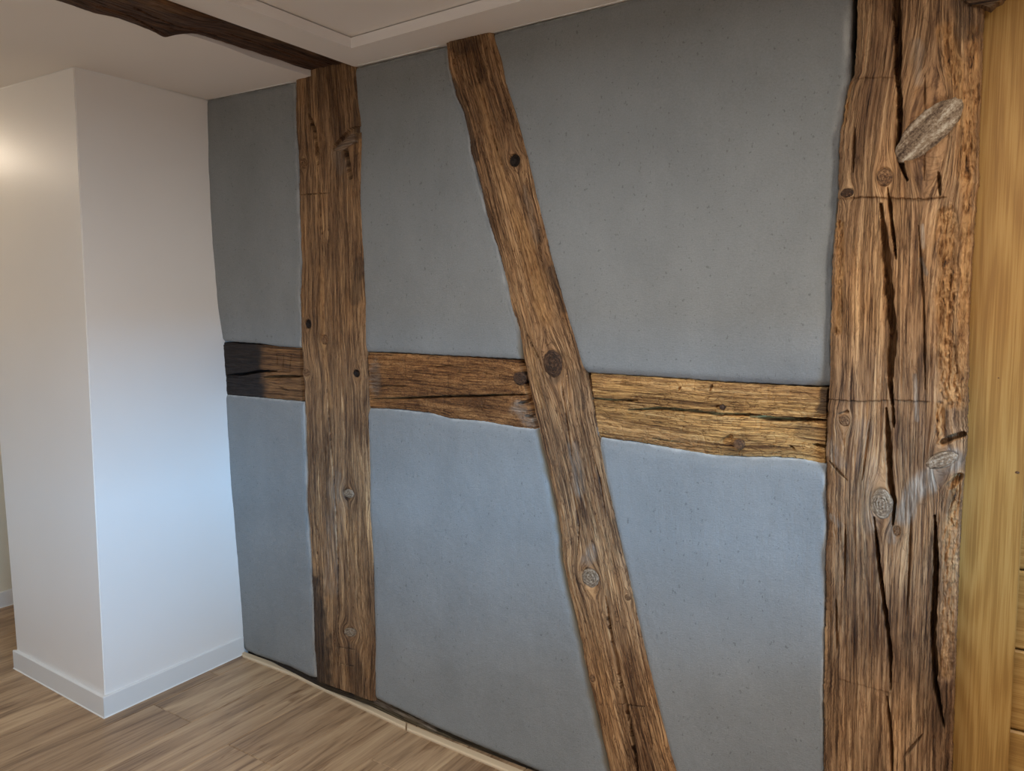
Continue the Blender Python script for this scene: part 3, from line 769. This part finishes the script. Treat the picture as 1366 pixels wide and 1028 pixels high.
# ================================================================== TIMBERS
RES = .0015
post = timber('timber_post', 'knotty upright oak post between grey panels, charred at its lower left foot',
    POSTL, POSTR, ((H + .04, H + .04), (.052, .052)), 'v', -.016, RES, M_POST, 11,
    cracks=[([(411, 150), (420, 175), (423, 200), (424, 222)], .010, .03), ([(424, 225), (428, 300), (433, 345)], .003, .008),
            ([(433, 480), (438, 560), (446, 640), (449, 700), (452, 860), (453, 880)], .0055, .02),
            ([(455, 500), (458, 560), (462, 600)], .004, .008), ([(396, 260), (440, 257)], .003, .004),
            ([(437, 300), (436, 330)], .003, .006), ([(449, 862), (474, 866)], .0025, .004), ([(452, 884), (474, 889)], .0025, .004),
            ([(423, 690), (424, 720), (422, 760)], .003, .006), ([(462, 690), (466, 760), (464, 800)], .003, .006)],
    rots=[([(480, 100), (478, 200)], .02, .004, .4), ([(470, 700), (484, 800), (490, 900)], .03, .003, .12), ([(428, 360), (432, 470), (440, 540)], .02, .001, .5), ([(400, 380), (403, 420)], .016, .004, .5)],
    char_shades=[([(412, 780), (424, 860), (424, 905)], .10, .75), ([(477, 100), (474, 180)], .025, .5), ([(478, 350), (474, 400)], .03, .45), ([(470, 870), (480, 920)], .05, .4)],  # foot is charred; upper right mark paints in the shaded side
    pales=[([(448, 205), (455, 225)], .035, .35), ([(450, 640), (440, 780)], .06, .3)],
    knots=[((411, 432), (4, 6), 'hollow'), ((433, 453), (4.5, 7), 'mid'), ((475, 498), (4.5, 5), 'hollow'), ((465, 658), (7, 6), 'pale'),
           ((467, 843), (9, 6), 'pale', 15), ((408, 497), (5, 5), 'mid'), ((405, 218), (5, 7), 'mid')],
    pockets=[([(461, 196), (464, 215), (467, 235)], .011, .03), ([(447, 196), (466, 176), (476, 172)], .012, .014)],
    cat='post', chew=.2)
# wedge left in the old mortise of the post
def wedge():
    yf = -.016
    c = [on_wall(q, yf) for q in ((446, 199), (450, 205), (476, 190), (474, 176))]
    V = [(a, float(yoff(a, b)) + yf - .006 + (.006 if i in (0, 1) else -.002), b) for i, (a, b) in enumerate(c)] + \
        [(a, float(yoff(a, b)) + yf + .02, b) for a, b in c]
    Fc = [(0, 1, 2, 3), (7, 6, 5, 4)] + [(i, 4 + i, 4 + (i + 1) % 4, (i + 1) % 4) for i in range(4)]
    z = np.zeros(8)
    o = link('wedge', V, Fc, M_POST, post, {'grain': np.array([[v[2], v[0], 3] for v in V]), 'rot': z, 'char_shade': z, 'pale': z + .4}, False, label='greyish wooden wedge in old mortise')
    bm = bmesh.new(); bm.from_mesh(o.data); bmesh.ops.recalc_face_normals(bm, faces=bm.faces[:]); bm.to_mesh(o.data); bm.free()
wedge()

timber('diagonal_brace', 'long slanting timber brace crossing the grey wall, warped edges, two large knots',
    BRL, BRR, ((H - .001, H - .001), (.052, .052)), 'v', -.018, .0015, M_BRACE, 21,
    cracks=[([(628, 60), (640, 110), (652, 160), (664, 205), (676, 240)], .004, .008), ([(808, 795), (816, 850), (826, 900), (838, 955), (850, 1028), (858, 1060)], .008, .03),
            ([(824, 939), (864, 943)], .0025, .004), ([(716, 290), (722, 350), (735, 400)], .003, .005), ([(700, 440), (720, 480), (728, 520)], .004, .008),
            ([(748, 500), (756, 560), (764, 620)], .004, .008), ([(760, 640), (772, 700), (770, 740)], .003, .006), ([(785, 590), (800, 640), (808, 690)], .003, .006)],
    rots=[([(690, 290), (712, 360), (728, 425)], .034, .003, .7), ([(640, 120), (660, 200), (680, 270)], .03, .002, .4), ([(706, 470), (722, 540)], .02, .003, .5),
          ([(790, 830), (800, 900)], .03, .002, .2)],
    char_shades=[([(608, 62), (632, 58)], .03, .4), ([(603, 110), (622, 160), (634, 210)], .02, .6), ([(626, 200), (648, 280), (668, 360)], .012, .5), ([(735, 360), (752, 410)], .02, .5),
           ([(740, 500), (742, 478)], .035, .45), ([(766, 500), (774, 540)], .025, .3)],
    pales=[([(700, 250), (715, 320)], .018, .25), ([(765, 600), (772, 650)], .03, .45), ([(790, 735), (782, 750)], .025, .5), ([(793, 545), (797, 580)], .008, .6)],
    knots=[((686, 214), (7, 8), 'hollow'), ((737, 485), (13, 19), 'dark', 15), ((787, 771), (12, 13), 'pale', 25), ((837, 797), (4, 4), 'mid'), ((790, 905), (4, 5), 'mid')],
    cat='brace', wane=(.010, .012), rough=1.2)

def cuts3(*a): return a
RT1 = [(480, 470), (492, 470), (530, 471.5), (580, 474), (640, 477), (700, 481)]
RB1 = [(480, 543), (495, 544), (530, 545.5), (570, 550), (600, 558), (645, 562), (685, 569), (720, 574)]
def xa(q, yf): return on_wall(q, yf)[0]
timber('rail_timber', 'reddish worm-eaten rail timber between the upright post and the slanting brace',
    RT1, RB1, ((xa((491.5, 474), .002), xa((492, 540), .002)), (xa((692, 482), .002), xa((712.5, 570), .002))), 'h', .002, .0015, M_RAILM, 31,
    cracks=[([(494, 532), (540, 531), (590, 529), (640, 528), (680, 526.5), (708, 526)], .005, .022), ([(545, 515), (500, 515)], .003, .006), ([(691, 538), (708, 534)], .006, .015),
            ([(540, 471), (541, 506)], .0025, .004), ([(598, 494), (597, 528)], .0025, .004), ([(700, 555), (712, 556)], .006, .012), ([(575, 490), (605, 487)], .003, .004)],
    
    char_shades=[([(500, 498), (504, 520)], .03, .35)], pales=[([(500, 488), (500, 520)], .035, .35), ([(690, 545), (706, 560)], .035, .5)],
    knots=[((693, 505), (9, 9.5), 'dark')], cat='rail', chew=.9, wane=(.006, .006), group=None)
timber('rail_timber', 'golden yellow rail timber between the slanting brace and the massive right post',
    [(770, 495), (786, 497), (850, 502), (900, 505), (960, 510), (1040, 514.5), (1112, 518)],
    [(785, 578), (797, 583), (850, 590), (900, 599), (950, 607), (990, 609), (1030, 609), (1070, 612), (1112, 622)],
    ((xa((787, 500), .001), xa((799, 580), .001)), (xa((1103, 518), .001), xa((1100, 620), .001))), 'h', .001, .0014, M_RAILY, 41,
    cracks=[([(789, 531), (815, 534), (850, 534)], .005, .014), ([(838, 547), (880, 545), (920, 548), (960, 553), (1000, 553), (1030, 556)], .006, .02),
            ([(1000, 556), (1030, 559), (1070, 560), (1102, 560)], .007, .028), ([(950, 513), (946, 522)], .005, .008), ([(1053, 594), (1060, 600)], .004, .007),
            ([(908, 516), (904, 520)], .004, .007), ([(1085, 593), (1103, 596)], .006, .015), ([(820, 512), (860, 515)], .003, .005), ([(870, 585), (920, 592)], .004, .006)],
    rots=[([(800, 565), (860, 580), (930, 598)], .04, .003, .45), ([(800, 505), (900, 515), (1000, 520), (1090, 525)], .03, .002, .35)],
    char_shades=[([(1102, 520), (1098, 545)], .018, .75), ([(1070, 575), (1098, 585)], .03, .3)],  # right end: shadow beside the massive post painted into the colour
    pockets=[([(966, 588), (974, 583)], .008, .012), ([(957, 543), (960, 544)], .006, .01)],
    cat='rail', chew=.7, wane=(.007, .007), rough=1.5)
rr = [o for o in bpy.data.objects if o.name.startswith('rail_timber')][-1]
peg((989, 592), .014, .022, .006, rr, MK_MID, tilt=(-.2, .1), seed=4, label='broken wooden peg stub')
peg((966, 543), .0075, .014, .006, rr, MK_DARK, tilt=(-.2, .1), seed=5)
def notchmarks(A, B, u, v, rotm, char_shade_m, palem, D, seed, unp):
    xx = unp((352, 490))[0]
    char_shade_m = np.maximum(char_shade_m, (1 - sstep(xx - .035, xx + .03, A + .03 * fbm(A * 12, B * 12, 5, 3))) * .96)
    return rotm, char_shade_m, palem, D
timber('rail_timber', 'short rail timber half charred black beside the white boxed corner',
    [(290, 455), (303, 457), (350, 460), (402, 464)], [(290, 526), (303, 527.5), (345, 530), (402, 535)],
    ((-.022, -.028), (xa((400, 465), .004) - .002, xa((403, 530), .004) - .002)), 'h', .004, .0016, M_RAILC, 51,
    cracks=[([(303, 500), (325, 499), (345, 495), (370, 495)], .007, .025), ([(352, 503), (370, 502), (402, 502)], .007, .025),
            ([(378, 472), (377.5, 495)], .003, .006), ([(388, 472), (387, 495)], .003, .006), ([(369, 472), (370, 488)], .004, .006), ([(372, 496), (389, 496)], .003, .005),
            ([(372, 516), (386, 521)], .003, .005)],
    extra=notchmarks, cat='rail', wane=(.005, .006))

def bigextra(A, B, u, v, rotm, char_shade_m, palem, D, seed, unp):
    # the left arris is crumbled away in the upper half
    return rotm, char_shade_m, palem, D
big = timber('massive_post', 'massive cracked oak post at right with big pale knots, beside the pine board',
    BIGL, BIGR, ((H - .002, H - .002), (.002, .002)), 'v', -.030, .00135, M_BIG, 61,
    cracks=[([(1194, -60), (1196, 20), (1198, 70), (1197, 120)], .010, .05), ([(1193, 60), (1195, 105)], .005, .02),
            ([(1199, 100), (1200, 160), (1197, 200), (1204, 225), (1210, 240)], .008, .045), ([(1184, 250), (1189, 300), (1195, 345)], .005, .03),
            ([(1174, 272), (1180, 330), (1185, 380), (1188, 420), (1191, 445), (1187, 480), (1187, 510), (1190, 540)], .011, .055),
            ([(1190, 540), (1192, 570)], .005, .02), ([(1182, 545), (1185, 600), (1187, 645), (1192, 670), (1191, 700)], .008, .05),
            ([(1166, 690), (1172, 750), (1180, 810), (1187, 865), (1188, 920)], .006, .035), ([(1183, 930), (1188, 980), (1190, 1040)], .005, .03),
            ([(1247, 688), (1248, 760), (1244, 840), (1247, 910), (1259, 970)], .008, .035),
            ([(1252, 230), (1254, 260)], .005, .015), ([(1140, 170), (1138, 230)], .004, .01), ([(1115, 800), (1116, 870)], .004, .01),
            ([(1234, 100), (1233, 240)], .0035, .006), ([(1225, 300), (1232, 400), (1234, 520)], .0035, .008), ([(1160, 560), (1150, 640)], .0035, .006),
            ([(1105, 615), (1130, 640)], .004, .007), ([(1215, 690), (1210, 820)], .0035, .006), ([(1128, 700), (1126, 780)], .0035, .007),
            ([(1206, 1010), (1230, 980)], .004, .008)],
    rots=[([(1262, 40), (1274, 90), (1290, 150), (1288, 230)], .022, .010), ([(1298, 40), (1294, 200), (1288, 330), (1284, 450), (1282, 540)], .016, .006),
          ([(1262, 290), (1264, 380), (1260, 460), (1268, 530)], .026, .013), ([(1118, 300), (1120, 380), (1116, 440)], .014, .010), ([(1130, 110), (1124, 160)], .014, .008),
          ([(1264, 700), (1266, 800), (1260, 900)], .022, .008, .5), ([(1252, 540), (1254, 590)], .012, .008), ([(1275, 640), (1270, 700)], .014, .01)],
    char_shades=[([(1290, 0), (1296, 35)], .035, .45), ([(1284, 0), (1290, 20)], .03, .5), ([(1220, 860), (1250, 960)], .04, .25), ([(1272, 655), (1264, 680)], .012, .4)],
    pales=[([(1222, 60), (1225, 110)], .02, .35), ([(1228, 345), (1236, 365)], .006, .8), ([(1220, 500), (1223, 560)], .006, .7), ([(1232, 330), (1230, 300)], .006, .6),
           ([(1200, 690), (1215, 660), (1240, 635), (1270, 615)], .032, .85), ([(1190, 700), (1190, 720)], .015, .5), ([(1150, 570), (1160, 700)], .03, .25),
           ([(1120, 700), (1108, 690)], .012, .5), ([(1100, 590), (1125, 620)], .02, .3)],
    knots=[((1238, 173), (27, 51), 'split', -46), ((1180, 236), (11, 13), 'mid', 10), ((1130, 257), (9, 6), 'dark'), ((1176, 672), (15, 21), 'pale', 5),
           ((1256, 614), (12, 20), 'split', -62), ((1126, 561), (7, 8), 'mid', 30), ((1196, 708), (5, 7), 'mid')],
    steps=[([(1117, 264), (1160, 262), (1200, 264), (1235, 265), (1262, 262)], .008, .12), ([(1098, 532), (1150, 535), (1190, 533), (1240, 535)], .005, .09),
           ([(1140, 104), (1170, 103), (1200, 102)], .005, .08), ([(1120, 905), (1190, 925)], .002, .06)],
    pockets=[([(1258, 590), (1270, 584), (1284, 580)], .007, .03), ([(1268, 648), (1280, 636)], .008, .02), ([(1130, 549), (1120, 553)], .004, .01)],
    cat='post', wane=(.014, .012), rough=1.25, back=.036, edge=.0025)

# dark stub of a cut-off timber at the head of the massive post
def stub():
    rs = random.Random(3); yf = -.036
    c = [on_wall(q, yf) for q in ((1284, -45), (1286, 2), (1296, 8), (1306, 7), (1316, 10), (1322, 12), (1328, 5), (1337, 1), (1342, -6), (1344, -45))]
    n = len(c); V = []
    for k, (dy, sh) in enumerate(((0, .94), (.006, 1.0), (.03, 1.0))):
        cx = sum(p[0] for p in c) / n; cz = sum(p[1] for p in c) / n
        for a, b in c: V.append((cx + (a - cx) * sh + rs.uniform(-.001, .001), yf - .004 + dy, cz + (b - cz) * sh))
    Fc = [tuple(range(n)), tuple(range(2 * n, 3 * n))[::-1]] + [(k * n + i, (k + 1) * n + i, (k + 1) * n + (i + 1) % n, k * n + (i + 1) % n) for k in range(2) for i in range(n)]
    z = np.zeros(3 * n)
    o = link('timber_stub', V, Fc, M_POST, big, {'grain': np.array([[v[2], v[0], 1] for v in V]), 'rot': z, 'char_shade': z + .6, 'pale': z}, False, label='dark rough stub of a cut timber at the post head')
    bm = bmesh.new(); bm.from_mesh(o.data); bmesh.ops.recalc_face_normals(bm, faces=bm.faces[:]); bm.to_mesh(o.data); bm.free()
stub()

# sill along the floor
timber('sill_timber', 'dark weathered sill timber along the floor under the grey panels',
    [(300, 856), (324, 863), (420, 901), (500, 926), (583, 968), (715, 1025), (1100, 1190)], [(300, 880), (324, 890), (420, 930), (500, 965), (583, 1000), (715, 1060), (1100, 1240)],
    ((-.02, -.02), (2.42, 2.42)), 'h', .012, .003, M_SILL, 71, char_shades=[([(322, 872), (415, 905)], .06, .8), ([(468, 925), (470, 925)], .012, .9)],  # left mark paints in the shade of the gap under the plaster
    pales=[([(500, 935), (580, 972)], .012, .5)], cat='sill', wane=(.004, .005), edge=.003)

# ceiling beam -----------------------------------------------------------
def beam():
    zf = H + .012
    unp = lambda q: on_z(q, H)
    # left (hidden by the ceiling lip near the wall) and right edges in plan
    yk = np.array([YB, -1.6, -1.1, -.887, -.80, -.74, -.66, -.62, -.59, -.56, -.52, -.45, -.3, .0])
    xl = np.array([.57, .57, .56, .566, .56, .575, .572, .583, .570, .585, .61, .605, .59, .58]) - .0
    ns = 900; nt = 110
    s = np.linspace(0, 1, ns)[:, None]; t = np.linspace(0, 1, nt)[None, :]
    ylen = 2.2
    K = (-.019) * (1 - s) + (-.019 - ylen) * s + 0 * t
    el = np.interp(K, yk, xl) + .003 * fbm(K * 25, K * 0, 5, 3); er = bx0 - .002 + 0 * K
    W = el * (1 - t) + er * t
    u = (t - .5) * .22 + 0 * s; v = K
    D = .004 * fbm(u * 10, v * 3, 81, 3) + .0018 * fbm(u * 110, v * 5, 82, 3) + .0015 * fbm(u * 35, v * 14, 83, 3)
    n = perlin(u * 50, v * 3, 84); D += .005 * (1 - sstep(0, .08, np.abs(n))) * sstep(0, .3, fbm(u * 12, v * 4, 85, 2))
    for pts, wd, dep in (([(130, 4), (170, 14), (210, 34)], .006, .015), ([(180, 5), (240, 32), (290, 50)], .005, .012), ([(300, 45), (360, 70), (420, 90)], .004, .01)):
        P = [unp(p) for p in pts]; d, fr = dist_poly(W, K, P)
        D += dep * (1 - sstep(wd * .35, wd * .8, d))
    base = np.interp(K, [-2.2, -.62, -.5, -.3, 0], [-.012, -.012, .004, .014, .018])
    lump = -.014 * np.exp(-(((K + .60) / .04) ** 2 + ((W - .59) / .03) ** 2))
    D = D + base + lump + .012 * np.exp(-((W - el) / .012) ** 1.3)
    D = np.minimum(D, .08)
    G = np.stack([u, v, 0 * u + 9], -1)
    rotm = sstep(0, .6, (t - .5) * 2 + .0 * s) * sstep(-.1, .35, fbm(u * 14, v * 5, 87, 3)) * .22
    mp = lambda a, b, d: np.stack([a, b, H + d], -1)
    o = grid_solid('ceiling_beam', W, K, D, mp, .118, (0, 0, -1), M_BEAM, None, {'grain': G, 'rot': rotm, 'char_shade': 0 * u, 'pale': 0 * u})
    o['label'] = 'dark old ceiling beam with a lumpy edge running to the head of the upright post'
    o['category'] = 'beam'
beam()

# wide upright pine board -------------------------------------------------
yb = .038
pl0 = on_wall((1310, 30), yb)[0] - .012; pr0 = on_wall((1352, 900), yb)[0]
o = bevel_box('pine_board', 2.705, pr0, yb, yb + .021, .002, H - .002, .0025, M_PINE, origin=(2.76, 0, 1.1))
o['label'] = 'wide smooth honey-coloured pine board standing upright right of the massive post'; o['category'] = 'board'
def pine_knot(q, r):
    a0, b0 = on_wall(q, yb); n = 14
    V = [(a0 - 2.76, yb - .0006, b0 - 1.1)] + [(a0 - 2.76 + r * math.cos(2 * math.pi * k / n), yb - .0003, b0 - 1.1 + .7 * r * math.sin(2 * math.pi * k / n)) for k in range(n)]
    V += [(v[0], yb + .004, v[2]) for v in V[1:]]
    Fc = [(0, 1 + k, 1 + (k + 1) % n) for k in range(n)] + [(1 + k, 1 + n + k, 1 + n + (k + 1) % n, 1 + (k + 1) % n) for k in range(n)]
    G = np.array([[.5, k * .4, .3] for k in range(len(V))])
    ob = link('knot', V, Fc, MK_MID, o, {'grain': G}, True, label='small brown knot in pine')
    bm = bmesh.new(); bm.from_mesh(ob.data); bmesh.ops.recalc_face_normals(bm, faces=bm.faces[:]); bm.to_mesh(ob.data); bm.free()
pine_knot((1357, 630), .0045); pine_knot((1332, 504), .002)
